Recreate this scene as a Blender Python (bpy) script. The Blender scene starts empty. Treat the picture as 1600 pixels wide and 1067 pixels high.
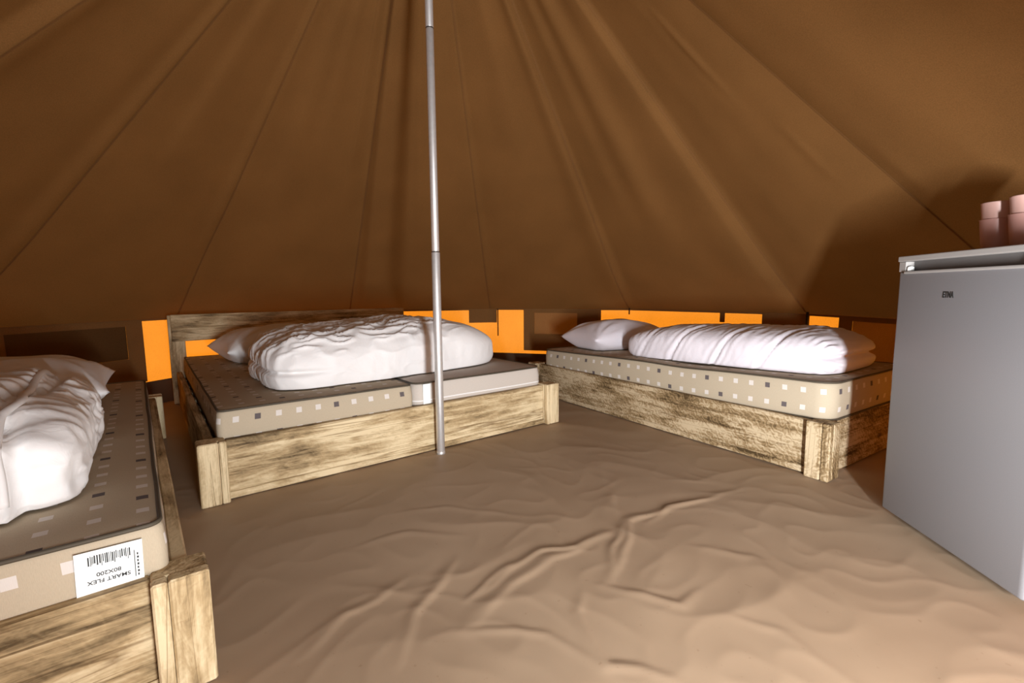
import bpy, bmesh, math, random
import numpy as np
from mathutils import Vector, Matrix, noise

random.seed(7)
scene = bpy.context.scene
COL = scene.collection
R = math.radians

# ------------------------------------------------------------------ camera
PITCH, ROLL, CAM_H, FPX = 0.1063, -0.010, 0.7673, 728.0
_r = Vector((1, 0, 0)); _f = Vector((0, math.cos(PITCH), -math.sin(PITCH))); _u = Vector((0, math.sin(PITCH), math.cos(PITCH)))
_c, _s = math.cos(ROLL), math.sin(ROLL)
right = _c * _r + _s * _u; up = -_s * _r + _c * _u
cam_data = bpy.data.cameras.new('camera')
cam_data.sensor_width = 36.0
cam_data.lens = FPX / 1600.0 * 36.0
cam_data.clip_start = 0.02
cam = bpy.data.objects.new('camera', cam_data)
COL.objects.link(cam)
m = Matrix((right, up, -_f)).transposed().to_4x4()
m.translation = (0, 0, CAM_H)
cam.matrix_world = m
scene.camera = cam

# ------------------------------------------------------------------ world, light, exposure
world = bpy.data.worlds.new('world'); scene.world = world
world.use_nodes = True
bg = world.node_tree.nodes['Background']
bg.inputs[0].default_value = (1.0, 0.97, 0.92, 1)
bg.inputs[1].default_value = 1.5
scene.view_settings.view_transform = 'Standard'
scene.view_settings.look = 'None'
scene.view_settings.gamma = 1.0
scene.view_settings.exposure = 0.0
scene.view_settings.use_curve_mapping = False

# daylight that comes in through the open doorway of the tent, right of and behind the camera
dl = bpy.data.lights.new('door_gap_daylight', 'AREA')
dl.shape = 'RECTANGLE'; dl.size = 0.09; dl.size_y = 0.60
dl.energy = 122.0
dl.color = (0.93, 0.965, 1.0)
dlo = bpy.data.objects.new('door_gap_daylight', dl); COL.objects.link(dlo)
dlo.location = (0.51, -0.34, 0.42)
_aim = R(69)
dlo.rotation_euler = Vector((math.cos(_aim), math.sin(_aim), 0.50)).to_track_quat('-Z', 'Y').to_euler()

# ------------------------------------------------------------------ node helpers
def new_mat(name):
    mt = bpy.data.materials.new(name); mt.use_nodes = True
    nt = mt.node_tree
    return mt, nt, nt.nodes['Principled BSDF'], nt.nodes['Material Output']
def N(nt, typ, **kw):
    n = nt.nodes.new(typ)
    for k, v in kw.items(): setattr(n, k, v)
    return n
def L(nt, a, b): nt.links.new(a, b)
def setin(nt, sock, v):
    if hasattr(v, 'is_output') or isinstance(v, bpy.types.NodeSocket): nt.links.new(v, sock)
    else: sock.default_value = v
def math_n(nt, op, a, b=0.0, c=None):
    n = N(nt, 'ShaderNodeMath', operation=op)
    setin(nt, n.inputs[0], a); setin(nt, n.inputs[1], b)
    if c is not None: setin(nt, n.inputs[2], c)
    return n.outputs[0]
def mix_c(nt, fac, a, b, blend='MIX'):
    n = N(nt, 'ShaderNodeMix', data_type='RGBA', blend_type=blend)
    setin(nt, n.inputs[0], fac)
    for i, v in ((6, a), (7, b)):
        if isinstance(v, tuple): n.inputs[i].default_value = (*v, 1) if len(v) == 3 else v
        else: nt.links.new(v, n.inputs[i])
    return n.outputs[2]
def ramp(nt, fac, stops):
    n = N(nt, 'ShaderNodeValToRGB')
    e = n.color_ramp.elements
    while len(e) < len(stops): e.new(0.5)
    for i, (p, c) in enumerate(stops):
        e[i].position = p; e[i].color = (*c, 1) if len(c) == 3 else c
    nt.links.new(fac, n.inputs[0])
    return n.outputs[0]
def noise_n(nt, vec, scale, detail=3, rough=0.5, dist=0.0):
    n = N(nt, 'ShaderNodeTexNoise')
    n.inputs['Scale'].default_value = scale; n.inputs['Detail'].default_value = detail
    n.inputs['Roughness'].default_value = rough; n.inputs['Distortion'].default_value = dist
    if vec is not None: nt.links.new(vec, n.inputs['Vector'])
    return n.outputs['Fac']
def bump(nt, h, strength, dist, bsdf):
    b = N(nt, 'ShaderNodeBump'); b.inputs['Strength'].default_value = strength; b.inputs['Distance'].default_value = dist
    nt.links.new(h, b.inputs['Height'])
    for bs in (bsdf if isinstance(bsdf, list) else [bsdf]): nt.links.new(b.outputs[0], bs.inputs['Normal'])
def mapping(nt, vec, scale=(1, 1, 1), rot=(0, 0, 0)):
    n = N(nt, 'ShaderNodeMapping'); n.inputs['Scale'].default_value = scale; n.inputs['Rotation'].default_value = rot
    nt.links.new(vec, n.inputs['Vector']); return n.outputs[0]
def objco(nt): return N(nt, 'ShaderNodeTexCoord').outputs['Object']

def plain_mat(name, col, rough=0.6, metal=0.0, spec=0.5, noise_amt=0.06, nscale=30, bstr=0.0, bscale=200):
    mt, nt, bs, out = new_mat(name)
    co = objco(nt)
    f = noise_n(nt, co, nscale, 4)
    L(nt, mix_c(nt, f, tuple(max(0, c * (1 - noise_amt)) for c in col), tuple(min(1, c * (1 + noise_amt)) for c in col)), bs.inputs['Base Color'])
    bs.inputs['Roughness'].default_value = rough; bs.inputs['Metallic'].default_value = metal
    bs.inputs['Specular IOR Level'].default_value = spec
    if bstr: bump(nt, noise_n(nt, co, bscale, 2), bstr, 0.002, bs)
    return mt

def canvas_mat(name, diff, trans, wscale=900):
    """tent cloth: reflects some light and lets daylight glow through"""
    mt, nt, bs, out = new_mat(name)
    nt.nodes.remove(bs)
    co = objco(nt)
    big = noise_n(nt, co, 3.0, 4)
    fine = noise_n(nt, co, 260, 2)
    v = math_n(nt, 'ADD', math_n(nt, 'MULTIPLY', big, 0.35), math_n(nt, 'MULTIPLY', fine, 0.5))
    v = math_n(nt, 'ADD', v, 0.575)
    d = N(nt, 'ShaderNodeBsdfDiffuse'); t = N(nt, 'ShaderNodeBsdfTranslucent')
    def sc(col):
        n = N(nt, 'ShaderNodeVectorMath', operation='SCALE'); n.inputs[0].default_value = col
        L(nt, v, n.inputs['Scale']); return n.outputs[0]
    L(nt, sc(diff), d.inputs['Color']); L(nt, sc(trans), t.inputs['Color'])
    a = N(nt, 'ShaderNodeAddShader'); L(nt, d.outputs[0], a.inputs[0]); L(nt, t.outputs[0], a.inputs[1])
    L(nt, a.outputs[0], out.inputs['Surface'])
    bump(nt, noise_n(nt, co, wscale, 1), 0.25, 0.001, [d])
    return mt

def wood_mat(name, dark=(0.085, 0.052, 0.02), mid=(0.42, 0.30, 0.155), light=(0.72, 0.58, 0.36), saw_amt=0.02, stops=(0.46, 0.605, 0.745)):
    mt, nt, bs, out = new_mat(name)
    co = objco(nt)
    rnd = N(nt, 'ShaderNodeObjectInfo').outputs['Random']
    off = N(nt, 'ShaderNodeVectorMath', operation='ADD')
    cmb = N(nt, 'ShaderNodeCombineXYZ')
    for i, k in enumerate((37.0, 61.0, 83.0)): L(nt, math_n(nt, 'MULTIPLY', rnd, k), cmb.inputs[i])
    L(nt, co, off.inputs[0]); L(nt, cmb.outputs[0], off.inputs[1])
    v = off.outputs[0]
    grain_v = mapping(nt, v, (0.8, 16, 16))
    grain = noise_n(nt, grain_v, 2.2, 6, 0.6, 1.4)
    blotch = noise_n(nt, mapping(nt, v, (1.8, 6, 6)), 1.7, 2, 0.5, 0.6)
    saw = N(nt, 'ShaderNodeTexWave', wave_type='BANDS', bands_direction='X')
    L(nt, mapping(nt, v, (1, 1, 1), (0.0, R(52), R(-50))), saw.inputs['Vector'])
    saw.inputs['Scale'].default_value = 22; saw.inputs['Distortion'].default_value = 12
    saw.inputs['Detail'].default_value = 3; saw.inputs['Detail Scale'].default_value = 1.6
    vor = N(nt, 'ShaderNodeTexVoronoi'); L(nt, mapping(nt, v, (3.2, 6.5, 6.5)), vor.inputs['Vector']); vor.inputs['Scale'].default_value = 1.3
    knot = ramp(nt, vor.outputs['Distance'], [(0.0, (1, 1, 1)), (0.16, (0, 0, 0))])
    smear = noise_n(nt, mapping(nt, v, (5, 22, 22), (0, R(14), R(14))), 1.6, 5, 0.65, 2.2)
    t = math_n(nt, 'ADD', math_n(nt, 'MULTIPLY', grain, 0.40), math_n(nt, 'MULTIPLY', blotch, 0.62))
    t = math_n(nt, 'ADD', t, math_n(nt, 'MULTIPLY', smear, 0.28))
    t = math_n(nt, 'ADD', t, math_n(nt, 'MULTIPLY', saw.outputs['Fac'], saw_amt))
    t = math_n(nt, 'SUBTRACT', t, math_n(nt, 'MULTIPLY', knot, 0.16))
    c = ramp(nt, t, [(stops[0], dark), (stops[1], mid), (stops[2], light)])
    crack = ramp(nt, noise_n(nt, mapping(nt, v, (0.8, 26, 26)), 1.1, 2, 0.4, 0.5), [(0.485, (1, 1, 1)), (0.5, (0.35, 0.28, 0.2)), (0.515, (1, 1, 1))])
    c = mix_c(nt, 0.75, c, crack, 'MULTIPLY')
    L(nt, c, bs.inputs['Base Color'])
    bs.inputs['Roughness'].default_value = 0.72
    bs.inputs['Specular IOR Level'].default_value = 0.3
    bump(nt, math_n(nt, 'ADD', t, math_n(nt, 'MULTIPLY', saw.outputs['Fac'], 0.15)), 0.40, 0.003, bs)
    return mt

def mattress_mat(name, base, squares=True, rows=True):
    mt, nt, bs, out = new_mat(name)
    uv = N(nt, 'ShaderNodeTexCoord').outputs['UV']
    sp = N(nt, 'ShaderNodeSeparateXYZ'); L(nt, uv, sp.inputs[0])
    iu = math_n(nt, 'DIVIDE', sp.outputs[0], 0.075); iv = math_n(nt, 'DIVIDE', sp.outputs[1], 0.075)
    fu = math_n(nt, 'ABSOLUTE', math_n(nt, 'SUBTRACT', math_n(nt, 'FRACT', iu), 0.5))
    fv = math_n(nt, 'ABSOLUTE', math_n(nt, 'SUBTRACT', math_n(nt, 'FRACT', iv), 0.5))
    msk = math_n(nt, 'MULTIPLY', math_n(nt, 'LESS_THAN', fu, 0.14), math_n(nt, 'LESS_THAN', fv, 0.145))
    k = math_n(nt, 'ADD', math_n(nt, 'ADD', math_n(nt, 'FLOOR', iu), math_n(nt, 'FLOOR', iv)), 400.0)
    dk = math_n(nt, 'LESS_THAN', math_n(nt, 'MODULO', k, 4.0), 0.5)
    weave = noise_n(nt, mapping(nt, uv, (900, 120, 1)), 1.0, 2)
    b = mix_c(nt, weave, tuple(c * 0.88 for c in base), tuple(c * 1.1 for c in base))
    if squares:
        sq = mix_c(nt, dk, (0.66, 0.61, 0.56), (0.12, 0.10, 0.10))
        b = mix_c(nt, msk, b, sq)
    else:
        ln = math_n(nt, 'LESS_THAN', math_n(nt, 'ABSOLUTE', math_n(nt, 'SUBTRACT', sp.outputs[1], -0.085)), 0.003)
        b = mix_c(nt, ln, b, (0.78, 0.76, 0.74))
    L(nt, b, bs.inputs['Base Color'])
    bs.inputs['Roughness'].default_value = 0.85; bs.inputs['Specular IOR Level'].default_value = 0.2
    bump(nt, weave, 0.2, 0.0015, bs)
    return mt

def duvet_mat(name, col):
    mt, nt, bs, out = new_mat(name)
    co = objco(nt)
    w = noise_n(nt, mapping(nt, co, (1, 1, 1)), 22, 4, 0.55, 1.2)
    L(nt, mix_c(nt, w, tuple(c * 0.97 for c in col), col), bs.inputs['Base Color'])
    bs.inputs['Roughness'].default_value = 0.55; bs.inputs['Specular IOR Level'].default_value = 0.35
    bs.inputs['Sheen Weight'].default_value = 0.15
    bump(nt, w, 0.30, 0.006, bs)
    return mt

# materials
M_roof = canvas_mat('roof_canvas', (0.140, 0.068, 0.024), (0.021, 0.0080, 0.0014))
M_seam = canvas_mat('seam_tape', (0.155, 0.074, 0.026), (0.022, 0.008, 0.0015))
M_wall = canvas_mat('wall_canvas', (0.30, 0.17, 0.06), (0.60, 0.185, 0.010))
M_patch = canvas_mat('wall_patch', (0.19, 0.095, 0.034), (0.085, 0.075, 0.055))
M_pane = canvas_mat('window_pane', (0.24, 0.13, 0.05), (0.22, 0.19, 0.15))
M_cover_shaded = canvas_mat('window_cover', (0.10, 0.05, 0.018), (0.05, 0.042, 0.03))  # covered pane, its colour darkened because the left wall gets less sun
M_black = plain_mat('black_webbing', (0.02, 0.012, 0.008), 0.8)
M_wood = wood_mat('scorched_timber')
M_wood2 = wood_mat('dark_scorched_timber', (0.07, 0.042, 0.016), (0.29, 0.195, 0.095), (0.56, 0.44, 0.28), 0.10, (0.53, 0.67, 0.80))
M_mat = mattress_mat('mattress_squares', (0.48, 0.40, 0.29))
M_matp = mattress_mat('mattress_plain', (0.56, 0.50, 0.44), squares=False)
M_pipe = plain_mat('mattress_piping', (0.07, 0.055, 0.035), 0.7)
M_duv = duvet_mat('white_down_cloth', (0.86, 0.84, 0.83))
M_duv2 = duvet_mat('lilac_white_down_cloth', (0.80, 0.75, 0.80))
M_hem = plain_mat('white_hem', (0.80, 0.78, 0.77), 0.7)
M_label = plain_mat('white_label', (0.85, 0.87, 0.85), 0.5, noise_amt=0.01)
M_ink = plain_mat('label_ink', (0.015, 0.015, 0.015), 0.6)
M_steel = plain_mat('galvanised_steel', (0.72, 0.71, 0.70), 0.42, 0.7, noise_amt=0.12, nscale=60)
M_joint = plain_mat('pole_joint', (0.06, 0.05, 0.045), 0.5, 0.6)
M_fr = plain_mat('silver_door', (0.24, 0.235, 0.245), 0.38, 0.25, 0.5, noise_amt=0.10, nscale=500)
M_fr_top = plain_mat('grey_plastic_top', (0.30, 0.28, 0.265), 0.5)
M_fr_body = plain_mat('grey_cabinet', (0.30, 0.29, 0.29), 0.5)
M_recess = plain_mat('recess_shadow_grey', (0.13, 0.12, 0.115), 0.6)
M_rub = plain_mat('black_rubber', (0.02, 0.02, 0.02), 0.7)
M_cup = plain_mat('pink_plastic', (0.50, 0.27, 0.23), 0.45)
M_cup2 = plain_mat('pale_pink_plastic', (0.55, 0.33, 0.28), 0.45)

# floor material: beige groundsheet
def floor_mat():
    mt, nt, bs, out = new_mat('beige_groundsheet')
    co = objco(nt)
    a = noise_n(nt, co, 1.4, 5, 0.55, 0.4); b = noise_n(nt, co, 9, 4, 0.6)
    c = ramp(nt, a, [(0.3, (0.335, 0.232, 0.148)), (0.7, (0.38, 0.272, 0.180))])
    c = mix_c(nt, math_n(nt, 'MULTIPLY', b, 0.25), c, (0.43, 0.32, 0.22))
    sp = ramp(nt, noise_n(nt, co, 60, 2, 0.5), [(0.70, (1, 1, 1)), (0.76, (0.72, 0.66, 0.6))])
    c = mix_c(nt, 0.5, c, sp, 'MULTIPLY')
    L(nt, c, bs.inputs['Base Color'])
    bs.inputs['Roughness'].default_value = 0.55; bs.inputs['Specular IOR Level'].default_value = 0.3
    bump(nt, noise_n(nt, co, 420, 2), 0.08, 0.001, bs)
    return mt
M_floor = floor_mat()
M_rim = plain_mat('groundsheet_rim', (0.10, 0.058, 0.03), 0.7)

# ------------------------------------------------------------------ object helpers
def tag(o, label=None, cat=None, group=None, kind=None):
    if label: o['label'] = label
    if cat: o['category'] = cat
    if group: o['group'] = group
    if kind: o['kind'] = kind
    return o
def empty(name, loc=(0, 0, 0), rz=0.0, parent=None):
    o = bpy.data.objects.new(name, None); COL.objects.link(o)
    o.empty_display_size = 0.1
    o.location = loc; o.rotation_euler = (0, 0, rz)
    if parent: o.parent = parent
    return o
def mesh_obj(name, verts, faces, mat, parent=None, smooth=True, uvs=None):
    me = bpy.data.meshes.new(name)
    me.from_pydata([tuple(map(float, v)) for v in verts], [], faces)
    if uvs is not None:
        uvl = me.uv_layers.new(name='UVMap')
        flat = np.array([c for f in uvs for uv in f for c in uv], dtype=np.float32)
        uvl.data.foreach_set('uv', flat)
    me.materials.append(mat)
    if smooth: me.polygons.foreach_set('use_smooth', [True] * len(me.polygons))
    me.update()
    o = bpy.data.objects.new(name, me); COL.objects.link(o)
    if parent: o.parent = parent
    return o
def bm_obj(name, bm, mat, parent=None, smooth=False):
    me = bpy.data.meshes.new(name); bm.to_mesh(me); bm.free()
    me.materials.append(mat)
    if smooth: me.polygons.foreach_set('use_smooth', [True] * len(me.polygons))
    o = bpy.data.objects.new(name, me); COL.objects.link(o)
    if parent: o.parent = parent
    return o
def box(name, x0, x1, y0, y1, z0, z1, mat, parent=None, bev=0.003, axis='x', segs=1, wob=0.0, smooth=False):
    """box given by its extents in the parent's frame; its own X runs along the grain axis"""
    d = (x1 - x0, y1 - y0, z1 - z0)
    c = ((x0 + x1) / 2, (y0 + y1) / 2, (z0 + z1) / 2)
    dims = {'x': d, 'y': (d[1], d[0], d[2]), 'z': (d[2], d[1], d[0])}[axis]
    rot = {'x': (0, 0, 0), 'y': (0, 0, R(90)), 'z': (0, R(-90), 0)}[axis]
    bm = bmesh.new()
    bmesh.ops.create_cube(bm, size=1.0)
    for v in bm.verts: v.co = Vector((v.co.x * dims[0], v.co.y * dims[1], v.co.z * dims[2]))
    if wob:
        bmesh.ops.subdivide_edges(bm, edges=[e for e in bm.edges if abs((e.verts[0].co - e.verts[1].co).x) > dims[0] * 0.9], cuts=7)
        for v in bm.verts:
            k = noise.noise(Vector((v.co.x * 3 + c[0] * 9, c[1] * 7, c[2] * 5)))
            v.co.y += k * wob * 0.5; v.co.z += noise.noise(Vector((v.co.x * 4, c[0] * 5 + 3, c[1] * 3 + v.co.z * 20))) * wob
    if bev:
        ee = [e for e in bm.edges if len(e.link_faces) == 2 and e.calc_face_angle(0) > 0.6]
        bmesh.ops.bevel(bm, geom=ee, offset=bev, segments=segs, affect='EDGES', profile=0.6)
    o = bm_obj(name, bm, mat, parent, smooth)
    o.location = c; o.rotation_euler = rot
    return o
def tube_path(name, pts, rad, mat, parent=None, closed=False, seg=6):
    pts = [Vector(p) for p in pts]; n = len(pts); vs = []; fs = []
    for i, p in enumerate(pts):
        a = pts[(i - 1) % n] if closed or i > 0 else p
        b = pts[(i + 1) % n] if closed or i < n - 1 else p
        t = (b - a).normalized()
        ref = Vector((0, 0, 1)) if abs(t.z) < 0.9 else Vector((1, 0, 0))
        s = t.cross(ref).normalized(); q = s.cross(t)
        for k in range(seg):
            an = 2 * math.pi * k / seg
            vs.append(p + (s * math.cos(an) + q * math.sin(an)) * rad)
    for i in range(n if closed else n - 1):
        j = (i + 1) % n
        for k in range(seg):
            k2 = (k + 1) % seg
            fs.append((i * seg + k, i * seg + k2, j * seg + k2, j * seg + k))
    if not closed:
        fs.append(tuple(range(seg))[::-1]); fs.append(tuple((n - 1) * seg + k for k in range(seg)))
    return mesh_obj(name, vs, fs, mat, parent)
def lathe(name, prof, mat, parent=None, seg=32, loc=(0, 0, 0), smooth=True):
    vs = []; fs = []
    for r, z in prof:
        for k in range(seg):
            a = 2 * math.pi * k / seg; vs.append((r * math.cos(a), r * math.sin(a), z))
    for i in range(len(prof) - 1):
        for k in range(seg):
            k2 = (k + 1) % seg
            fs.append((i * seg + k, i * seg + k2, (i + 1) * seg + k2, (i + 1) * seg + k))
    fs.append(tuple(range(seg))[::-1]); fs.append(tuple((len(prof) - 1) * seg + k for k in range(seg)))
    o = mesh_obj(name, vs, fs, mat, parent, smooth); o.location = loc
    return o
def text_obj(name, body, size, mat, parent, mw, extrude=0.0004, sx=1.0, shear=0.0, bold=0.0):
    cu = bpy.data.curves.new(name, 'FONT'); cu.body = body; cu.size = size; cu.extrude = extrude
    cu.align_x = 'CENTER'; cu.align_y = 'CENTER'; cu.shear = shear; cu.offset = bold
    tmp = bpy.data.objects.new('tmp_text', cu); COL.objects.link(tmp)
    dg = bpy.context.evaluated_depsgraph_get()
    me = bpy.data.meshes.new_from_object(tmp.evaluated_get(dg))
    bpy.data.objects.remove(tmp)
    for v in me.vertices: v.co.x *= sx
    me.materials.clear(); me.materials.append(mat)
    o = bpy.data.objects.new(name, me); COL.objects.link(o)
    o.parent = parent; o.matrix_local = mw
    return o
def smooth01(x): x = min(1.0, max(0.0, x)); return x * x * (3 - 2 * x)

# ------------------------------------------------------------------ tent shell
PX, PY = -0.3465, 2.1686
APEX, EAVE, RAD = 2.95, 0.60, 2.50
SEAMS = [-38, -8, 22, 55.5, 87, 118, 149, 176, 203, 234, 262, 288]      # degrees round the pole; 288 is the door line
DOOR = 288
def eave_r(az):
    """radius of the wall line: seams stand at full radius, the cloth between runs almost straight"""
    a = az
    ss = SEAMS + [SEAMS[0] + 360]
    while a < SEAMS[0]: a += 360
    while a >= SEAMS[0] + 360: a -= 360
    for i in range(len(SEAMS)):
        if ss[i] <= a <= ss[i + 1]:
            h = R((ss[i + 1] - ss[i]) / 2); mid = R((ss[i + 1] + ss[i]) / 2)
            x = (a + 30) / 15 if a < 150 else (a - 330) / 15        # the fridge pushes the cloth out
            return RAD * (0.15 + 0.85 * math.cos(h) / math.cos(R(a) - mid)) + 0.30 * math.exp(-x * x)
    return RAD
# folds: azimuth at top, azimuth at eave, width on the near side, width on the far side (degrees), depth, start, end along the slope
FOLDS = [
    (24, 24, 1.7, 6.5, 0.036, 0.0, 1.05), (38.5, 39, 3.5, 4.0, 0.020, 0.05, 0.85), (58, 55.5, 1.1, 4.0, 0.034, 0.0, 1.05),
    (48, 46, 2.5, 3.0, 0.010, 0.0, 0.8), (88, 86.5, 1.2, 3.5, 0.016, 0.2, 1.05), (72, 71, 3.0, 4.0, 0.010, 0.0, 0.7),
    (117.5, 115.0, 6.0, 1.6, 0.050, 0.0, 1.1), (124.0, 122.5, 3.0, 0.8, 0.012, 0.0, 0.7), (104, 103, 3.0, 2.0, 0.012, 0.0, 0.8),
    (149, 150, 4.0, 1.4, 0.020, 0.1, 0.85), (140, 139, 4.0, 2.0, 0.012, 0.0, 0.7), (133, 132, 3.0, 2.0, 0.010, 0.0, 0.6),
    (166, 164, 4.0, 2.0, 0.014, 0.0, 0.7), (176, 177, 5.0, 1.6, 0.020, 0.1, 1.0), (203, 203, 5.0, 1.4, 0.04, 0.0, 1.0),
    (2.0, 2.5, 0.8, 1.1, 0.011, 0.38, 0.60), (-1.0, -2.0, 0.7, 1.1, 0.013, 0.60, 0.76), (-9, -11, 1.2, 1.2, 0.006, 0.66, 0.86), (-18, -19, 1.3, 1.3, 0.006, 0.68, 0.9),
]
def roof_point(az, s):
    """s runs from 0 at the apex to 1 at the eave"""
    r = eave_r(az) * s; z = APEX - (APEX - EAVE) * s
    d = 0.0
    a0 = az if az < 220 else az - 360
    for (t0, t1, wn, wf, dep, s0, s1) in FOLDS:
        c = t0 + (t1 - t0) * s
        x = a0 - c
        if abs(x) > 25: continue
        w = wn if x < 0 else wf
        mk = smooth01((s - s0) / 0.12 + (1 if s0 <= 0 else 0)) * smooth01((s1 - s) / 0.22)
        d += 1.5 * dep * math.exp(-(x / w) ** 2) * mk * (0.45 + 0.55 * s)
    d += 0.012 * noise.noise(Vector((math.cos(R(az)) * 2.2, math.sin(R(az)) * 2.2, s * 1.1))) * s
    d += 0.005 * noise.noise(Vector((math.cos(R(az)) * 9, math.sin(R(az)) * 9, s * 1.6))) * min(1, s * 2)
    k = smooth01((1.0 - s) / 0.03)               # pinned where it meets the wall
    d *= 0.25 + 0.75 * k
    nr, nz = -(APEX - EAVE), -RAD
    ln = math.hypot(nr, nz); nr /= ln; nz /= ln
    rr = max(0.004, r + nr * d * min(1, s * 4)); zz = z + nz * d * min(1, s * 4)
    return (PX + rr * math.cos(R(az)), PY + rr * math.sin(R(az)), zz)
def door_half(s): return 13.0 * smooth01((s - 0.50) / 0.5)
ceiling = empty('ceiling', (0, 0, 0)); tag(ceiling, 'brown canvas cone roof of a round bell tent', kind='structure')
S_N = 84
for i in range(12):
    a0 = SEAMS[i]; a1 = (SEAMS + [SEAMS[0] + 360])[i + 1]
    na = 64 if a0 < 204 else 24
    vs = []; fs = []
    for si in range(S_N + 1):
        s = 0.012 + (1 - 0.012) * si / S_N
        for k in range(na + 1):
            lo = a0 + (door_half(s) if a0 == DOOR else 0); hi = a1 - (door_half(s) if a1 == DOOR else 0)
            vs.append(roof_point(lo + (hi - lo) * k / na, s))
    for si in range(S_N):
        for k in range(na):
            p = si * (na + 1) + k
            fs.append((p, p + na + 1, p + na + 2, p + 1))
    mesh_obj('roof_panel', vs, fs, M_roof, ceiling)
# sewn seam tape on each seam
for a in SEAMS:
    if a == DOOR or a > 204: continue
    vs = []; fs = []
    for si in range(61):
        s = 0.05 + 0.945 * si / 60
        hw = math.degrees(0.0045 / (RAD * max(s, 0.08)))
        for sg in (-1, 1):
            p = Vector(roof_point(a + sg * hw, s)); q = Vector((PX, PY, p.z - 0.9 * max(0.2, s)))
            vs.append(p + (q - p).normalized() * 0.0035)
    for si in range(60): fs.append((2 * si, 2 * si + 2, 2 * si + 3, 2 * si + 1))
    mesh_obj('seam_tape', vs, fs, M_seam, ceiling)
lathe('apex_cap', [(0.02, 2.90), (0.06, 2.915), (0.06, 2.965), (0.02, 2.98)], M_seam, ceiling, 20, (PX, PY, 0))

def wall_pt(az, z, inset=0.0):
    r = eave_r(az) - inset - 0.012 * math.sin(math.pi * min(1, z / EAVE)) * (0.5 + 0.5 * noise.noise(Vector((az * 0.11, z * 2, 3.1))))
    return (PX + r * math.cos(R(az)), PY + r * math.sin(R(az)), z)
def wall_piece(name, a0, a1, z0, z1, inset, mat, parent=None, th=0.0, n=None):
    n = n or max(2, int(abs(a1 - a0) / 1.0)); nz = 8
    vs = []; fs = []
    for j in range(nz + 1):
        for k in range(n + 1): vs.append(wall_pt(a0 + (a1 - a0) * k / n, z0 + (z1 - z0) * j / nz, inset))
    W = n + 1
    for j in range(nz):
        for k in range(n): fs.append((j * W + k, j * W + k + 1, j * W + W + k + 1, j * W + W + k))
    if th:
        B = len(vs)
        for j in range(nz + 1):
            for k in range(n + 1): vs.append(wall_pt(a0 + (a1 - a0) * k / n, z0 + (z1 - z0) * j / nz, inset - th))
        for j in range(nz):
            for k in range(n): fs.append((B + j * W + k, B + j * W + W + k, B + j * W + W + k + 1, B + j * W + k + 1))
        for k in range(n):
            fs.append((k, B + k, B + k + 1, k + 1)); t = nz * W; fs.append((t + k, t + k + 1, B + t + k + 1, B + t + k))
        for j in range(nz):
            fs.append((j * W, j * W + W, B + j * W + W, B + j * W)); e = n; fs.append((j * W + e, B + j * W + e, B + j * W + W + e, j * W + W + e))
    return mesh_obj(name, vs, fs, mat, parent, smooth=not th)
WALLS = {}
for nm, a0, a1, lab in (('wall_back', 40, 130, 'orange glowing canvas side wall behind the double bed'),
                        ('wall_left', 130, 235, 'dim brown canvas side wall behind the left bed'),
                        ('wall_right', -40, 40, 'orange canvas side wall behind the right bed'),
                        ('wall_front', 235, DOOR - 13, 'canvas side wall left of the doorway'),
                        ('wall_door', DOOR + 13, 320, 'canvas side wall right of the doorway')):
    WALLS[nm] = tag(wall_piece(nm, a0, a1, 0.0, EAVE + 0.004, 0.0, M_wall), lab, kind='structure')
# brown reinforcement patches and straps sewn to the wall
def patch(wall, a0, a1, z0, z1, mat=M_patch): return wall_piece('reinforcement_patch', a0, a1, z0, z1, 0.012, mat, WALLS[wall], 0.004)
patch('wall_back', 91.8, 85.4, 0.465, 0.60); patch('wall_back', 61.3, 66.4, 0.30, 0.60)
patch('wall_right', 28.5, 21.4, 0.515, 0.602); patch('wall_right', 55.9 - 20, 55.0 - 20, 0.52, 0.60)
patch('wall_left', 203.5, 196, 0.46, 0.6)
for w, a, z0, z1 in (('wall_back', 85.1, 0.335, 0.60), ('wall_right', 21.4, 0.50, 0.615), ('wall_back', 55.3, 0.555, 0.61)):
    p = Vector(wall_pt(a, z0, 0.03)); q = Vector(wall_pt(a, z1, 0.03))
    tube_path('strap', [p, p.lerp(q, 0.5), q], 0.006 if w == 'wall_back' else 0.008, M_black, WALLS[w])
for nm in WALLS:      # dark strip put in for the shadow gap where roof and wall meet
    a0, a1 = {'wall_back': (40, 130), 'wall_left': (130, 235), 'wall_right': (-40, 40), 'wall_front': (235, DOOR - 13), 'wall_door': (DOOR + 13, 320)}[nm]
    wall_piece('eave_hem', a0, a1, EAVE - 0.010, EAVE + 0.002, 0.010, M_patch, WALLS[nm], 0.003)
for k, (fa0, fa1, fz0, fz1, pa0, pa1, pz0, pz1, lab) in enumerate((
        (79.0, 62.0, 0.195, 0.598, 76.4, 66.5, 0.36, 0.562, 'small brown tent window between the double bed and the right bed'),
        (172.5, 154.6, 0.17, 0.598, 171.5, 157.0, 0.34, 0.56, 'dark covered tent window above the left bed pillow'),
        (16.0, -2.0, 0.24, 0.598, 13.8, 0.2, 0.30, 0.575, 'dim orange tent window beside the fridge'))):
    w = empty('window_%d' % (k + 1)); tag(w, lab, kind='structure')
    for (b0, b1, y0, y1) in ((fa0, pa0, fz0, fz1), (pa1, fa1, fz0, fz1), (pa0, pa1, fz0, pz0), (pa0, pa1, pz1, fz1)):
        wall_piece('window_frame', b0, b1, y0, y1, 0.014, M_patch, w, 0.005)
    wall_piece('window_pane', pa0, pa1, pz0, pz1, 0.008, M_cover_shaded if k == 1 else M_pane, w, 0.003)

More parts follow.
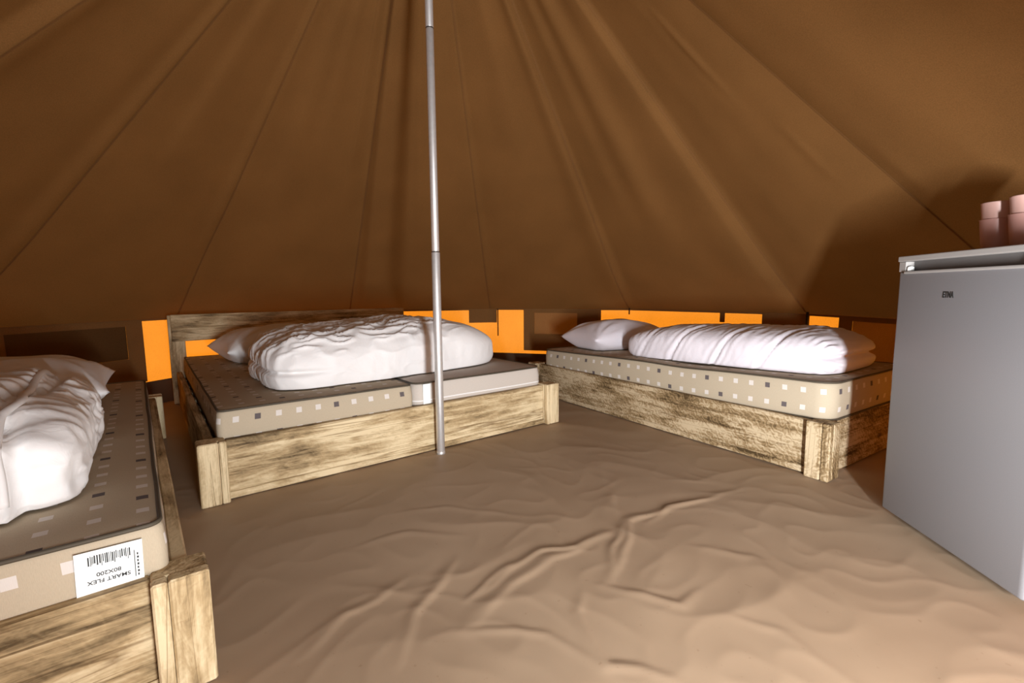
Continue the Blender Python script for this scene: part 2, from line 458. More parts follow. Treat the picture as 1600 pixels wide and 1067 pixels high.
# ------------------------------------------------------------------ floor: wrinkled groundsheet
WRINKLES = [   # polylines over the ground, half width, height
    ([(0.891, 1.742), (0.536, 1.572), (0.393, 1.496), (0.318, 1.276), (0.254, 1.172)], 0.014, 0.006),
    ([(0.3, 1.414), (0.189, 1.348), (0.089, 1.314), (-0.006, 1.235), (-0.096, 1.111)], 0.013, 0.0055),
    ([(0.288, 1.402), (0.124, 1.28), (-0.006, 1.162), (-0.103, 1.008)], 0.018, 0.005),
    ([(0.368, 1.483), (0.302, 1.346), (0.265, 1.2)], 0.01, 0.005),
    ([(-0.164, 1.275), (-0.196, 1.179), (-0.237, 1.042), (-0.239, 0.905)], 0.014, 0.005),
    ([(-0.291, 1.181), (-0.346, 1.102), (-0.407, 1.045), (-0.447, 0.925)], 0.014, 0.004),
    ([(0.174, 1.119), (0.154, 1.036), (0.193, 0.891), (0.257, 0.882), (0.324, 0.849)], 0.012, 0.0045),
    ([(0.231, 1.158), (0.321, 1.117), (0.402, 1.067), (0.473, 1.128)], 0.012, 0.004),
    ([(0.372, 2.046), (0.362, 1.601), (0.361, 1.497)], 0.014, 0.003),
    ([(0.443, 1.482), (0.556, 1.596), (0.76, 1.671)], 0.009, 0.004),
    ([(-0.006, 1.25), (-0.075, 1.177), (-0.118, 1.087)], 0.009, 0.004),
    ([(-0.151, 0.978), (-0.066, 0.997), (0.066, 0.985), (0.179, 0.891)], 0.012, 0.003),
    ([(-0.412, 1.568), (-0.238, 1.614), (-0.051, 1.561)], 0.014, 0.002),
    ([(-0.479, 1.36), (-0.338, 1.435), (-0.169, 1.411)], 0.014, 0.0025),
    ([(0.538, 1.341), (0.695, 1.27), (0.703, 1.099)], 0.016, 0.0025),
    ([(0.495, 1.031), (0.607, 0.987), (0.635, 0.877)], 0.014, 0.002),
]
def axis_lines(lo, hi, f0, f1, fine, coarse):
    out = [lo]
    while out[-1] < hi: out.append(out[-1] + (fine if f0 < out[-1] < f1 else coarse))
    return out
gx = axis_lines(PX - 2.85, PX + 2.85, -1.0, 1.35, 0.008, 0.03)
gy = axis_lines(PY - 2.85, PY + 2.85, 0.45, 2.3, 0.008, 0.03)
XX, YY = np.meshgrid(np.array(gx), np.array(gy))
ZZ = np.zeros_like(XX)
nx_, ny_ = len(gx), len(gy)
WX = np.zeros_like(XX); WY = np.zeros_like(XX)
for j in range(ny_):
    for i in range(nx_):
        x, y = gx[i], gy[j]
        if -1.7 < x < 2.0 and y < 3.4:
            v = Vector((x, y, 0)); w0 = noise.noise(v * 2.3); w1 = noise.noise(v * 2.3 + Vector((9, 4, 1)))
            q = Vector((x + w0 * 0.15, y + w1 * 0.15, 0))
            z = 0.0030 * max(0, 1 - abs(noise.noise(q * 2.7)) * 2.2) ** 2 + 0.0013 * max(0, 1 - abs(noise.noise(q * 7.1 + Vector((5, 1, 2)))) * 2.4) ** 2
            ZZ[j, i] = z
            WX[j, i] = noise.noise(v * 9) * 0.014; WY[j, i] = noise.noise(v * 9 + Vector((3, 3, 3))) * 0.014
for pts, w, h in WRINKLES:
    best = np.full_like(XX, 1e9); amp = np.zeros_like(XX); n_ = len(pts) - 1
    for k in range(n_):
        (ax, ay), (bx, by) = pts[k], pts[k + 1]; dx, dy = bx - ax, by - ay
        t = np.clip(((XX + WX - ax) * dx + (YY + WY - ay) * dy) / (dx * dx + dy * dy), 0, 1)
        px, py = XX + WX - ax - dx * t, YY + WY - ay - dy * t
        d = np.hypot(px, py); side = (px * dy - py * dx) > 0
        d = np.where(side, d * 0.7, d * 1.5)              # steep on one side, sloping on the other
        u_ = (k + t) / n_
        m_ = d < best
        amp = np.where(m_, np.sin(np.pi * (0.08 + 0.84 * u_)), amp); best = np.minimum(best, d)
    ZZ += 0.85 * h * amp * np.exp(-(best / w) ** 2)
ZZ -= 0.0040
vs = [(gx[i], gy[j], float(ZZ[j, i])) for j in range(ny_) for i in range(nx_)]
rim_r = [eave_r(a) + 0.05 for a in range(-180, 181)]
fs = []
for j in range(ny_ - 1):
    for i in range(nx_ - 1):
        x = gx[i] - PX; y = gy[j] - PY
        if math.hypot(x, y) < rim_r[int(math.degrees(math.atan2(y, x)) + 180)]:
            p = j * nx_ + i; fs.append((p, p + 1, p + nx_ + 1, p + nx_))
used = sorted({k for f in fs for k in f}); remap = {k: q for q, k in enumerate(used)}
floor = tag(mesh_obj('floor', [vs[k] for k in used], [tuple(remap[k] for k in f) for f in fs], M_floor), 'wrinkled beige groundsheet on the tent floor', kind='structure')
for a0, a1 in ((-59, 60), (60, 180), (180, 275)):
    wall_piece('groundsheet_rim', a0, a1, -0.004, 0.165, 0.02, M_rim, floor, 0.004)

# ------------------------------------------------------------------ beds
HP = 0.234
def bed(name, loc, rz, x0, x1, y0, y1, mat, headboard=False, narrow_out=False):
    """frame between x0..x1 and y0..y1 of its own axes; the foot lies at y0"""
    b = empty(name, (loc[0], loc[1], 0), rz)
    P, IN, T = 0.092, 0.036, 0.03
    for cx in (x0, x1 - P):
        for cy in (y0, y1 - P):
            if headboard and cy > y0: continue
            # corner post of two boards set at right angles
            j0, j1 = (cy, cy + 0.030) if cy == y0 else (cy + P - 0.030, cy + P)
            m_ = cx + (0.066 if cx == x0 else 0.026 if not narrow_out else 0.060)
            box('corner_board', cx, m_ - 0.0005, j0, j1, 0.0, HP, mat, b, 0.004, 'z', wob=0.0015)
            box('corner_board', m_ + 0.0005, cx + P, j0, j1, 0.0, HP, mat, b, 0.004, 'z', wob=0.0015)
            s0, s1 = (cy + 0.0305, cy + P) if cy == y0 else (cy, cy + P - 0.0305)
            box('corner_block', cx, cx + P, s0, s1, 0.0, HP - 0.002, mat, b, 0.004, 'z', wob=0.0015)
    ye = y1 - P if not headboard else y1 - 0.04
    box('side_plank', x0 + 0.030, x0 + 0.060, y0 + P, ye, 0.004, HP - 0.006, mat, b, 0.004, 'y', wob=0.003)
    box('side_plank', x1 - 0.060, x1 - 0.030, y0 + P, ye, 0.004, HP - 0.006, mat, b, 0.004, 'y', wob=0.003)
    box('foot_plank', x0 + P, x1 - P, y0 + IN, y0 + IN + T, 0.004, HP - 0.006, mat, b, 0.004, 'x', wob=0.003)
    box('bottom_batten', x0 + P, x1 - P, y0 + IN - 0.006, y0 + IN, 0.003, 0.030, mat, b, 0.002, 'x', wob=0.001)
    if not headboard:
        box('head_plank', x0 + P, x1 - P, y1 - IN - T, y1 - IN, 0.004, HP - 0.006, mat, b, 0.004, 'x', wob=0.003)
    else:
        HB = 0.632
        for sx in (x0, x1 - 0.095): box('headboard_post', sx, sx + 0.095, y1 - 0.034, y1, 0.0, HB - 0.004, mat, b, 0.004, 'z', wob=0.002)
        box('headboard_plank', x0 + 0.018, x1 - 0.012, y1 - 0.062, y1 - 0.035, 0.445, 0.5395, mat, b, 0.004, 'x', wob=0.002)
        box('headboard_plank', x0 + 0.018, x1 - 0.012, y1 - 0.0605, y1 - 0.035, 0.5385, HB, mat, b, 0.004, 'x', wob=0.002)
        box('side_plank', x0 + P, x1 - P, y1 - 0.062, y1 - 0.036, 0.004, HP - 0.006, mat, b, 0.004, 'x', wob=0.002)
    return b
def slats(b, x0, x1, y0, y1, z, across='x', nn=7):
    for k in range(nn):
        if across == 'x':
            y = y0 + 0.12 + (y1 - y0 - 0.32) * k / (nn - 1); box('slat', x0 + 0.0665, x1 - 0.0665, y, y + 0.09, z - 0.018, z, M_wood2, b, 0.002, 'x')
        else:
            x = x0 + 0.12 + (x1 - x0 - 0.32) * k / (nn - 1); box('slat', x, x + 0.09, y0 + 0.0665, y1 - 0.0665, z - 0.018, z, M_wood2, b, 0.002, 'y')

DB_W, DB_L = 1.765, 2.10
dbl = bed('double_bed_frame', (-1.119, 1.599), 0.6623, 0, DB_W, 0, DB_L, M_wood, True)
tag(dbl, 'wide scorched timber double bed frame with plank headboard behind the pole', 'bed frame')
slats(dbl, 0, DB_W, 0, DB_L, 0.188, 'x', 8)
rbed = bed('single_bed_frame', (1.245, 1.776), -0.9972, -2.07, 0, 0, 0.95, M_wood2, False, True)
tag(rbed, 'scorched timber single bed frame standing next to the fridge', 'bed frame')
slats(rbed, -2.07, 0, 0, 0.95, 0.176, 'y', 8)
lbed = bed('single_bed_frame', (-0.596, 0.860), 0.6769, -0.95, 0, 0, 2.12, M_wood)
tag(lbed, 'scorched timber single bed frame in the near left corner of the tent', 'bed frame')
slats(lbed, -0.95, 0, 0, 2.12, 0.183, 'x', 8)

# ------------------------------------------------------------------ mattresses
def mattress(name, bedobj, x0, x1, y0, y1, z0, th, mat, bend=lambda x, y: 0.0, rad=0.045, wav=0.003, voff=0.0):
    rootm = bedobj.matrix_basis
    cx, cy = (x0 + x1) / 2, (y0 + y1) / 2; hx, hy = (x1 - x0) / 2, (y1 - y0) / 2
    per = []
    def seg(p, q, nn):
        for k in range(nn): per.append((p[0] + (q[0] - p[0]) * k / nn, p[1] + (q[1] - p[1]) * k / nn))
    def arc(ox, oy, a0):
        for k in range(6): a = R(a0 + 90 * k / 6); per.append((ox + rad * math.cos(a), oy + rad * math.sin(a)))
    nx = max(8, int(hx * 2 / 0.05)); ny = max(8, int(hy * 2 / 0.05))
    seg((-hx + rad, -hy), (hx - rad, -hy), nx); arc(hx - rad, -hy + rad, -90)
    seg((hx, -hy + rad), (hx, hy - rad), ny); arc(hx - rad, hy - rad, 0)
    seg((hx - rad, hy), (-hx + rad, hy), nx); arc(-hx + rad, hy - rad, 90)
    seg((-hx, hy - rad), (-hx, -hy + rad), ny); arc(-hx + rad, -hy + rad, 180)
    npz = len(per)
    plen = [0.0]
    for k in range(npz):
        a, b2 = per[k], per[(k + 1) % npz]; plen.append(plen[-1] + math.hypot(a[0] - b2[0], a[1] - b2[1]))
    seed = random.random() * 50
    rows = []   # (z, scale inset, kind)
    prof = [(0.0, 0.006), (0.012, 0.0), (th * 0.35, -0.004), (th * 0.65, -0.004), (th - 0.012, 0.0), (th, 0.006)]
    vs = []; uvv = []
    def add(x, y, z):
        w = noise.noise(Vector((x * 4 + seed, y * 4, z * 6))) * wav
        vs.append((x + w, y + w * 0.7, z + bend(x, y) + noise.noise(Vector((x * 3, y * 3 + seed, 1))) * wav))
    for (z, ins) in prof:
        for (x, y) in per:
            l = math.hypot(x, y); ax = x * (1 - ins / max(hx, 0.1)); ay = y * (1 - ins / max(hy, 0.1))
            add(ax, ay, z); uvv.append(None)
    fs = []; uvs = []
    for r_ in range(len(prof) - 1):
        for k in range(npz):
            k2 = (k + 1) % npz
            fs.append((r_ * npz + k, r_ * npz + k2, (r_ + 1) * npz + k2, (r_ + 1) * npz + k))
            u0, u1 = plen[k], plen[k + 1]; v0 = prof[r_][0] - th - voff; v1 = prof[r_ + 1][0] - th - voff
            uvs.append(((u0, v0), (u1, v0), (u1, v1), (u0, v1)))
    # top rings
    base = (len(prof) - 1) * npz; scal = [0.97, 0.93, 0.86, 0.76, 0.62, 0.45, 0.25, 0.08]
    prev = base
    for sc in scal:
        st = len(vs)
        for (x, y) in per:
            kx = hx - (1 - sc) * min(hx, hy); ky = hy - (1 - sc) * min(hx, hy)
            X = x * kx / hx; Y = y * ky / hy
            add(X, Y, th + 0.004 * (1 - (1 - min(1, (1 - sc) * 8)) ** 2))
        for k in range(npz):
            k2 = (k + 1) % npz; f = (prev + k, prev + k2, st + k2, st + k); fs.append(f)
            uvs.append(tuple((vs[q][0] + hx + 0.02, vs[q][1] + hy + 0.03) for q in f))
        prev = st
    f = tuple(prev + k for k in range(npz)); fs.append(f); uvs.append(tuple((vs[q][0] + hx + 0.02, vs[q][1] + hy + 0.03) for q in f))
    f = tuple(range(npz))[::-1]; fs.append(f); uvs.append(tuple((vs[q][0], vs[q][1]) for q in f))
    o = mesh_obj(name, vs, fs, mat, None, True, uvs)
    o.matrix_basis = rootm @ Matrix.Translation((cx, cy, z0))
    for row in (0, len(prof) - 1):
        pts = [Vector(vs[row * npz + k]) for k in range(npz)]
        pts = [Vector((p.x * 1.004, p.y * 1.004, p.z)) for p in pts]
        tube_path('piping', pts, 0.0045, M_pipe, o, True, 6)
    return o
TILT = 0.026        # the right mattress rides up over the plank at its near end
mA = mattress('mattress', dbl, 0.075, 0.872, 0.075, 2.03, 0.188, 0.142, M_mat, rad=0.025)
tag(mA, 'left foam mattress of the double bed, its front edge printed with squares', 'mattress')
mB = mattress('mattress', dbl, 0.880, 1.690, 0.075, 2.03, 0.188, 0.142, M_matp)
tag(mB, 'right foam mattress of the double bed with a plain ribbed front edge', 'mattress')
mC = mattress('mattress', rbed, -1.975, -0.030, 0.0685, 0.882, 0.2305, 0.155, M_mat, rad=0.07,
              bend=lambda x, y: -TILT * (0.97 - x) - 0.006 * math.exp(-((x - 0.25) / 0.2) ** 2))
tag(mC, 'foam mattress printed with squares on the bed next to the fridge', 'mattress')
mD = mattress('mattress', lbed, -0.862, -0.064, 0.0685, 2.03, 0.183, 0.142, M_mat, rad=0.022)
tag(mD, 'foam mattress with a barcode label on the near left bed', 'mattress')

# barcode label on the near left mattress, hanging upside down over its front side
lab = empty('care_label', (0, 0, 0), 0, mD)
hxD, hyD = (0.862 - 0.064) / 2, (2.03 - 0.0685) / 2
lab.location = (hxD - 0.083, -hyD - 0.0085, 0.094); lab.rotation_euler = (0, R(1.0), 0)
box('label_sheet', -0.048, 0.048, -0.0008, 0.0008, -0.060, 0.030, M_label, lab, 0.0)
x = -0.030; q = 0
while x < 0.028:
    w = random.choice((0.0009, 0.0014, 0.0020)); hh = 0.015 if q % 7 else 0.018
    box('barcode_bar', x, x + w, -0.0014, -0.0009, 0.021 - hh - random.choice((0, 0.002, 0.004)), 0.021 - random.choice((0, 0.0015)), M_ink, lab, 0.0)
    x += w + random.choice((0.0008, 0.0011, 0.0016)); q += 1
def on_front(x, z, flip=True, rot=0.0):      # text facing -Y of the label
    return Matrix.Translation((x, -0.0012, z)) @ Matrix.Rotation(R(90), 4, 'X') @ Matrix.Rotation(R(180 if flip else 0) + rot, 4, 'Z')
text_obj('label_text', '80X200', 0.0100, M_ink, lab, on_front(-0.002, -0.016), 0.0003, 1.1, 0.0, 0.00012)
text_obj('label_text', 'SMART FLEX', 0.0100, M_ink, lab, on_front(-0.002, -0.029), 0.0003, 1.1, 0.0, 0.00012)
box('printed_line', 0.0350, 0.0362, -0.0014, -0.0009, -0.040, 0.012, M_ink, lab, 0.0)
for k in range(7):                               # unreadable small print along the side of the label
    box('printed_mark', 0.0390, 0.0412 + 0.0006 * (k % 2), -0.0014, -0.0009, 0.006 - 0.0068 * k - 0.0042, 0.006 - 0.0068 * k, M_ink, lab, 0.0)
# small white label in the gap of the double bed
sl = box('care_label', -0.02, 0.02, -0.0007, 0.0007, -0.05, 0.05, M_label, mB, 0.0)
sl.location = (-(1.690 - 0.880) / 2 + 0.062, -(2.03 - 0.075) / 2 - 0.007, 0.088)

# ------------------------------------------------------------------ bedding
def cube_sphere(nn):
    """unit directions of a subdivided cube, welded"""
    pts = []; idx = {}; fs = []
    def vid(x, y, z):
        k = (x, y, z)
        if k not in idx: idx[k] = len(pts); pts.append((2 * x / nn - 1, 2 * y / nn - 1, 2 * z / nn - 1))
        return idx[k]
    for a in range(nn):
        for b in range(nn):
            fs.append((vid(a, b, 0), vid(a, b + 1, 0), vid(a + 1, b + 1, 0), vid(a + 1, b, 0)))
            fs.append((vid(a, b, nn), vid(a + 1, b, nn), vid(a + 1, b + 1, nn), vid(a, b + 1, nn)))
            fs.append((vid(a, 0, b), vid(a + 1, 0, b), vid(a + 1, 0, b + 1), vid(a, 0, b + 1)))
            fs.append((vid(a, nn, b), vid(a, nn, b + 1), vid(a + 1, nn, b + 1), vid(a + 1, nn, b)))
            fs.append((vid(0, a, b), vid(0, a, b + 1), vid(0, a + 1, b + 1), vid(0, a + 1, b)))
            fs.append((vid(nn, a, b), vid(nn, a + 1, b), vid(nn, a + 1, b + 1), vid(nn, a, b + 1)))
    return np.array(pts), fs
CS, CSF = cube_sphere(88)
def rid(v): return 1 - abs(noise.noise(v)) * 2
def puff(name, bedobj, loc, rz, half, mat, disp, exph=4.0, expv=2.6, floor_flat=0.55, shape=None):
    """puffed body: a rounded box of half sizes, flat underneath, pushed in and out along its normals by disp"""
    C = np.tan(CS * math.pi / 4)
    ax, ay, az = np.abs(C[:, 0]), np.abs(C[:, 1]), np.abs(C[:, 2])
    hor = (ax ** exph + ay ** exph) ** (1 / exph)
    nrm = (hor ** expv + az ** expv) ** (1 / expv)
    Pn = C / nrm[:, None]
    hx, hy, hz = half
    Pt = Pn * np.array([hx, hy, hz])
    G = np.stack([np.sign(Pn[:, 0]) * np.abs(Pn[:, 0]) ** (exph - 1) / hx, np.sign(Pn[:, 1]) * np.abs(Pn[:, 1]) ** (exph - 1) / hy,
                  np.sign(Pn[:, 2]) * np.abs(Pn[:, 2]) ** (expv - 1) / hz], 1)
    G /= np.linalg.norm(G, axis=1)[:, None] + 1e-9
    vs = []
    zb = -hz * floor_flat
    for p, g, un in zip(Pt, G, Pn):
        d = disp(p, g, un)
        q = p + g * d
        if shape: q = np.array(shape(q, un))
        z = q[2]
        if z < zb: z = zb + (z - zb) * 0.04
        vs.append((q[0], q[1], z - zb + 0.006 * 0))
    mz = min(v[2] for v in vs)
    vs = [(a, b, c - mz) for a, b, c in vs]
    o = mesh_obj(name, vs, CSF, mat)
    o.matrix_basis = bedobj.matrix_basis @ Matrix.Translation(loc) @ Matrix.Rotation(rz, 4, 'Z')
    return o

def disp_double(p, g, u):
    x, y, z = p; v = Vector(p)
    up_ = max(0.0, g[2]); d = 0.0
    # soft lumps and crumples
    d += 0.016 * noise.noise(v * 5 + Vector((3, 1, 0)))
    w = Vector((noise.noise(v * 6), noise.noise(v * 6 + Vector((7, 0, 0))), 0)) * 0.05
    cr = rid(Vector(((x + w.x) * 9, (y + w.y) * 20, z * 9)))
    d += 0.014 * (cr ** 3 if cr > 0 else 0) * (0.35 + 0.9 * up_) * smooth01((0.75 - u[0]) / 0.6)
    d -= 0.012 * math.exp(-((y + 0.07 + 0.03 * math.sin(x * 7)) / 0.02) ** 2) * up_ * smooth01((0.25 - x) / 0.2)
    # edges of the folded layers on the left end and back
    e = smooth01((-u[0] - 0.55) / 0.3)
    d -= 0.022 * math.exp(-((z - 0.005 - 0.03 * y) / 0.012) ** 2) * e
    # crumpled gathers over the left top
    d += 0.012 * math.sin(y * 60 + 4 * noise.noise(v * 7)) * smooth01((-x - 0.28) / 0.2) * up_ * 0.6
    # fine ripples along the front
    d += 0.0025 * math.sin(x * 95 + 6 * noise.noise(v * 6)) * smooth01((0.4 - abs(u[2])) / 0.4) * 0.4
    return d
def shape_double(q, u):
    x, y, z = q
    z *= 1.0 + 0.10 * math.sin((x + 0.1) * 5.0) * 0.6 - 0.16 * smooth01((x - 0.30) / 0.32) + 0.05 * math.exp(-((x + 0.50) / 0.10) ** 2)
    x += 0.05 * (y + 0.25) * smooth01((-x - 0.25) / 0.3)
    y += 0.02 * math.sin(x * 4) + 0.03 * smooth01((x - 0.3) / 0.3)
    return (x, y, z)
dv = puff('duvet', dbl, (0.945, 0.635, 0.336), R(1), (0.665, 0.375, 0.188), M_duv, disp_double, 6.0, 3.0, 0.42, shape_double)
tag(dv, 'thick white folded duvet lying across the double bed', 'duvet')

def disp_right(p, g, u):
    x, y, z = p; v = Vector(p); up_ = max(0.0, g[2]); d = 0.0
    d += 0.010 * noise.noise(v * 5)
    # stitched quilting lines slanting over the roll, with the cloth ballooning between them
    for c in (-0.42, -0.20, 0.06, 0.30):
        t = x - c - 0.10 * (z + 0.05) / 0.15 * 0.9 - 0.05 * y
        d -= 0.010 * math.exp(-(t / 0.010) ** 2)
        d += 0.004 * math.sin(t * 150 + 3 * noise.noise(v * 8)) * math.exp(-(t / 0.06) ** 2)
    # two stacked layers show on the end by the fridge, curled at their front corner
    e = smooth01((u[0] - 0.72) / 0.2)
    d -= 0.030 * math.exp(-((z - 0.010 + 0.02 * y) / 0.013) ** 2) * e
    fr = smooth01((-u[1] - 0.35) / 0.4) * smooth01((u[0] - 0.45) / 0.3)
    for (cz, rr) in ((0.052, 0.050), (-0.040, 0.045)):
        rad_ = math.hypot((x - 0.56) * 0.7, z - cz)
        d += 0.006 * math.sin(rad_ * 260) * math.exp(-(rad_ / rr) ** 2) * fr
    d += 0.004 * rid(Vector((x * 26, y * 8, z * 10))) * (0.4 + 0.6 * up_)
    return d
def shape_right(q, u):
    x, y, z = q
    z *= 1.0 - 0.10 * smooth01((-x - 0.35) / 0.3) + 0.03 * math.sin(x * 6)
    return (x, y, z)
dv = puff('duvet', rbed, (-0.69, 0.47, 0.374), R(2), (0.60, 0.30, 0.130), M_duv2, disp_right, 6, 3.0, 0.48, shape_right)
dv.matrix_basis = dv.matrix_basis @ Matrix.Rotation(-TILT, 4, 'Y')
tag(dv, 'long lilac white quilted duvet folded in two on the bed by the fridge', 'duvet')

def disp_left(p, g, u):
    x, y, z = p; v = Vector(p); up_ = max(0.0, g[2]); d = 0.0
    d += 0.014 * noise.noise(v * 5 + Vector((1, 8, 2)))
    # stitched seam running over the duvet near its right end, cloth gathered on both sides
    t = x - 0.250 - 0.015 * math.sin(y * 7)
    d -= 0.046 * math.exp(-(t / 0.020) ** 2)
    d += 0.024 * math.exp(-(t / 0.009) ** 2)
    gth = math.exp(-(t / 0.13) ** 2)
    d += 0.018 * rid(Vector((x * 5 + 0.8 * noise.noise(v * 6), y * 15, z * 15))) * gth
    d += 0.009 * rid(Vector((x * 7, y * 26 + 2 * noise.noise(v * 5), z * 20))) * (0.3 + 0.7 * smooth01((y + 0.1) / 0.3))
    d -= 0.010 * math.exp(-((z - 0.0) / 0.012) ** 2) * smooth01((-u[1] - 0.6) / 0.2) * smooth01((0.2 - x) / 0.1)
    return d
def shape_left(q, u):
    x, y, z = q
    if x > 0.25:
        k = smooth01((x - 0.25) / 0.025); z *= 1 - 0.14 * k; y = y * (1 - 0.08 * k) + 0.02 * k
    return (x, y, z)
dv = puff('duvet', lbed, (-0.548, 0.665, 0.333), R(0), (0.352, 0.465, 0.146), M_duv, disp_left, 9.0, 3.4, 0.45, shape_left)
hem = []
for k in range(40):                               # narrow hem sewn along the seam, from the front edge over the top to the back
    an = R(188 - 196 * k / 39)
    best_, bp = 0.0, None
    for v in dv.data.vertices:
        if abs(v.co.x - 0.250) < 0.014:
            yy, zz = v.co.y, (v.co.z - 0.07) * 3.4
            if abs((math.atan2(zz, yy) - an + math.pi) % (2 * math.pi) - math.pi) < 0.09:
                rr = math.hypot(yy, zz)
                if rr > best_: best_, bp = rr, v.co.copy()
    if bp: hem.append(bp)
for _ in range(2): hem = [hem[0]] + [(hem[i - 1] + hem[i] * 2 + hem[i + 1]) / 4 for i in range(1, len(hem) - 1)] + [hem[-1]]
tube_path('hem', hem, 0.009, M_hem, dv, False, 8)
tag(dv, 'crumpled white duvet folded on the near left bed', 'duvet')

def pillow(name, bedobj, loc, rot, size, mat, seed=0.0, nn=44):
    lx, ly, h = size
    vs = []; fs = []
    for sgn in (1, -1):
        for j in range(nn + 1):
            for i in range(nn + 1):
                a = 2 * i / nn - 1; b = 2 * j / nn - 1
                e = max(0.0, (1 - abs(a) ** 2.6)) ** 0.55 * max(0.0, (1 - abs(b) ** 2.6)) ** 0.55
                pin = 1 - 0.07 * (1 - abs(b) ** 2) * abs(a) ** 3; pin2 = 1 - 0.07 * (1 - abs(a) ** 2) * abs(b) ** 3
                x = a * lx / 2 * pin; y = b * ly / 2 * pin2
                v = Vector((x * 7 + seed, y * 7, sgn * 2))
                wr = 0.0
                for ca in (-1, 1):
                    for cb in (-1, 1):
                        dx, dy = a - ca, b - cb; rr = math.hypot(dx, dy)
                        wr += 0.010 * math.sin(math.atan2(dy, dx) * 13 + 2 * noise.noise(v)) * math.exp(-((rr - 0.45) / 0.35) ** 2)
                z = sgn * h / 2 * e * (1 + 0.10 * noise.noise(v)) + (wr * e if sgn > 0 else wr * 0.3 * e)
                z = max(z, -h * 0.30 + z * 0.05) if sgn < 0 else z
                vs.append((x, y, z))
    W = nn + 1; B = W * W
    for j in range(nn):
        for i in range(nn):
            p = j * W + i
            fs.append((p, p + 1, p + W + 1, p + W)); fs.append((B + p, B + p + W, B + p + W + 1, B + p + 1))
    mz = min(v[2] for v in vs); vs = [(a, b, c - mz) for a, b, c in vs]
    o = mesh_obj(name, vs, fs, mat)
    bm = bmesh.new(); bm.from_mesh(o.data); bmesh.ops.remove_doubles(bm, verts=bm.verts, dist=0.0004); bm.to_mesh(o.data); bm.free()
    o.data.polygons.foreach_set('use_smooth', [True] * len(o.data.polygons))
    o.matrix_basis = bedobj.matrix_basis @ Matrix.Translation(loc) @ Matrix.Rotation(rot, 4, 'Z')
    return o
pl = pillow('pillow', dbl, (0.60, 1.55, 0.336), R(6), (0.76, 0.56, 0.27), M_duv, 1.0)
tag(pl, 'white pillow below the headboard of the double bed', 'pillow')
pl = pillow('pillow', rbed, (-1.66, 0.50, 0.350), R(-12), (0.52, 0.64, 0.25), M_duv2, 5.0)
pl.matrix_basis = rbed.matrix_basis @ Matrix.Translation((-1.66, 0.50, 0.350)) @ Matrix.Rotation(-TILT, 4, 'Y') @ Matrix.Rotation(R(-12), 4, 'Z')
tag(pl, 'plump lilac white pillow at the far end of the bed by the fridge', 'pillow')
pl = pillow('pillow', lbed, (-0.52, 1.50, 0.334), R(0), (0.70, 0.64, 0.25), M_duv, 9.0)
tag(pl, 'white pillow behind the crumpled duvet on the near left bed', 'pillow')

# ------------------------------------------------------------------ tent pole
pole = empty('tent_pole', (PX, PY, 0)); tag(pole, 'tall galvanised steel centre pole in front of the double bed', 'tent pole')
for z0, z1, r0 in ((0.012, 0.950, 0.0195), (0.954, 1.912, 0.0175), (1.916, 2.93, 0.0175)):
    lathe('pole_segment', [(r0 - 0.001, z0), (r0, z0 + 0.002), (r0, z1 - 0.002), (r0 - 0.001, z1)], M_steel, pole, 28)
for z in (0.952, 1.914): lathe('joint_ring', [(0.0165, z - 0.0035), (0.0172, z - 0.002), (0.0172, z + 0.002), (0.0165, z + 0.0035)], M_joint, pole, 24)
lathe('pole_foot', [(0.020, -0.002), (0.0205, 0.001), (0.0205, 0.009), (0.019, 0.0125)], M_steel, pole, 24)

# ------------------------------------------------------------------ fridge
FW, FD, FH = 0.503, 0.47, 0.868
fr = empty('fridge', (1.2614, 1.5334, 0), -1.6818); tag(fr, 'silver grey undercounter fridge standing at the right edge', 'fridge')
for fx in (0.04, FW - 0.04):
    for fy in (0.09, FD - 0.06): lathe('foot', [(0.016, 0.0), (0.018, 0.004), (0.018, 0.018), (0.012, 0.022)], M_rub, fr, 16, (fx, fy, 0))
box('cabinet', 0.002, FW - 0.002, 0.058, FD, 0.020, FH - 0.0185, M_fr_body, fr, 0.004, 'z', 2)
box('door_gasket', 0.012, FW - 0.012, 0.048, 0.0575, 0.030, FH - 0.05, M_rub, fr, 0.0, 'z')
# door: a slab with rounded upright edges
def fridge_door():
    bm = bmesh.new(); prof = []
    r_ = 0.014; D0, D1 = 0.0, 0.047
    for cx, a0 in ((r_, 180), (FW - r_, 270)):
        for k in range(7): a = R(a0 + 90 * k / 6); prof.append((cx + r_ * math.cos(a), D0 + r_ + r_ * math.sin(a)))
    prof += [(FW, D1), (0.0, D1)]
    zs = [0.024, 0.027, 0.814, 0.818]
    rows = []
    for z in zs:
        ins = 0.002 if z in (zs[0], zs[-1]) else 0.0
        rows.append([bm.verts.new((min(max(x, ins), FW - ins), max(y, ins), z)) for x, y in prof])
    for a, b in zip(rows[:-1], rows[1:]):
        for k in range(len(prof)): k2 = (k + 1) % len(prof); bm.faces.new((a[k], a[k2], b[k2], b[k]))
    bm.faces.new(rows[0][::-1]); bm.faces.new(rows[-1])
    return bm_obj('door', bm, M_fr, fr, False)
door = fridge_door()
for p in door.data.polygons: p.use_smooth = len(p.vertices) == 4 and abs(p.normal.z) < 0.5
box('handle_recess', 0.03, FW - 0.012, 0.026, 0.046, 0.8185, 0.8500, M_recess, door, 0.0)
box('handle_lip', 0.030, FW - 0.03, -0.004, 0.008, 0.811, 0.8195, M_fr_top, door, 0.003, 'x', 2)
box('handle_end', 0.000, 0.030, 0.002, 0.046, 0.8185, 0.8500, M_fr_top, door, 0.002, 'x', 2)
bm = bmesh.new()
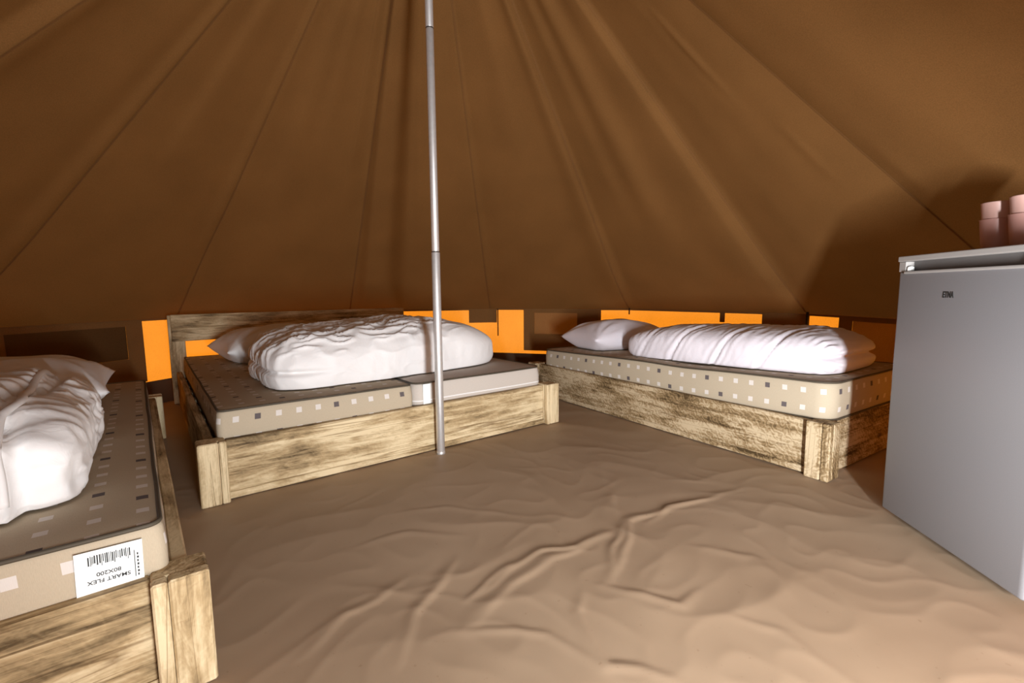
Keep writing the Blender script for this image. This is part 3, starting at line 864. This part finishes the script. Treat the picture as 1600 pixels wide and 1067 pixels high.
for (pts) in ([(FW - 0.065, 0.8185), (FW, 0.8185), (FW, 0.8500), (FW - 0.022, 0.8500)],):
    f0 = [bm.verts.new((x, 0.002, z)) for x, z in pts]; f1 = [bm.verts.new((x, 0.025, z)) for x, z in pts]
    bm.faces.new(f0[::-1]); bm.faces.new(f1)
    for k in range(4): bm.faces.new((f0[k], f0[(k + 1) % 4], f1[(k + 1) % 4], f1[k]))
bmesh.ops.recalc_face_normals(bm, faces=bm.faces)
bm_obj('handle_end', bm, M_fr_top, door)
lathe('hinge_cap', [(0.003, 0.819), (0.009, 0.820), (0.009, 0.832), (0.004, 0.835)], M_label, door, 16, (0.040, 0.010, 0))
box('worktop', -0.002, FW + 0.002, -0.002, FD + 0.004, FH - 0.0175, FH, M_fr_top, fr, 0.004, 'x', 3)
text_obj('logo', 'ETNA', 0.024, M_ink, door, Matrix.Translation((0.208, -0.0006, 0.746)) @ Matrix.Rotation(R(90), 4, 'X'), 0.0004, 0.62, 0.12, 0.0007)

# ------------------------------------------------------------------ cups on the fridge
def cup(loc, mat, label, rz=0.0):
    H = 0.098
    prof = [(0.0, 0.0), (0.026, 0.0), (0.0275, 0.002), (0.031, 0.030), (0.0355, 0.075), (0.0375, H - 0.003), (0.0385, H), (0.0370, H), (0.0358, H - 0.004), (0.033, 0.072), (0.0285, 0.026), (0.025, 0.006), (0.0, 0.0055)]
    seg = 28; vs = []; fs = []
    for r, z in prof:
        for k in range(seg):
            a = 2 * math.pi * k / seg
            w = 1 + 0.012 * math.cos(a * 10) if 0.002 < z < H - 0.02 and r > 0.027 else 1
            vs.append((r * w * math.cos(a), r * w * math.sin(a), z))
    for i in range(len(prof) - 1):
        for k in range(seg):
            k2 = (k + 1) % seg; fs.append((i * seg + k, i * seg + k2, (i + 1) * seg + k2, (i + 1) * seg + k))
    o = mesh_obj('cup', vs, fs, mat)
    bm = bmesh.new(); bm.from_mesh(o.data); bmesh.ops.remove_doubles(bm, verts=bm.verts, dist=1e-6); bm.to_mesh(o.data); bm.free()
    o.data.polygons.foreach_set('use_smooth', [True] * len(o.data.polygons))
    o.location = loc; o.rotation_euler = (0, 0, rz)
    tag(o, label, 'cup', 'pink cups stacked on the fridge')
    return o
for (x, y, nm) in ((1.436, 1.405, 'left'), (1.413, 1.302, 'right')):
    cup((x, y, FH), M_cup, 'pink plastic cup at the bottom of the %s stack on the fridge' % nm)
    cup((x, y, FH + 0.048), M_cup2, 'pink plastic cup nested on top of the %s stack on the fridge' % nm, 0.4)
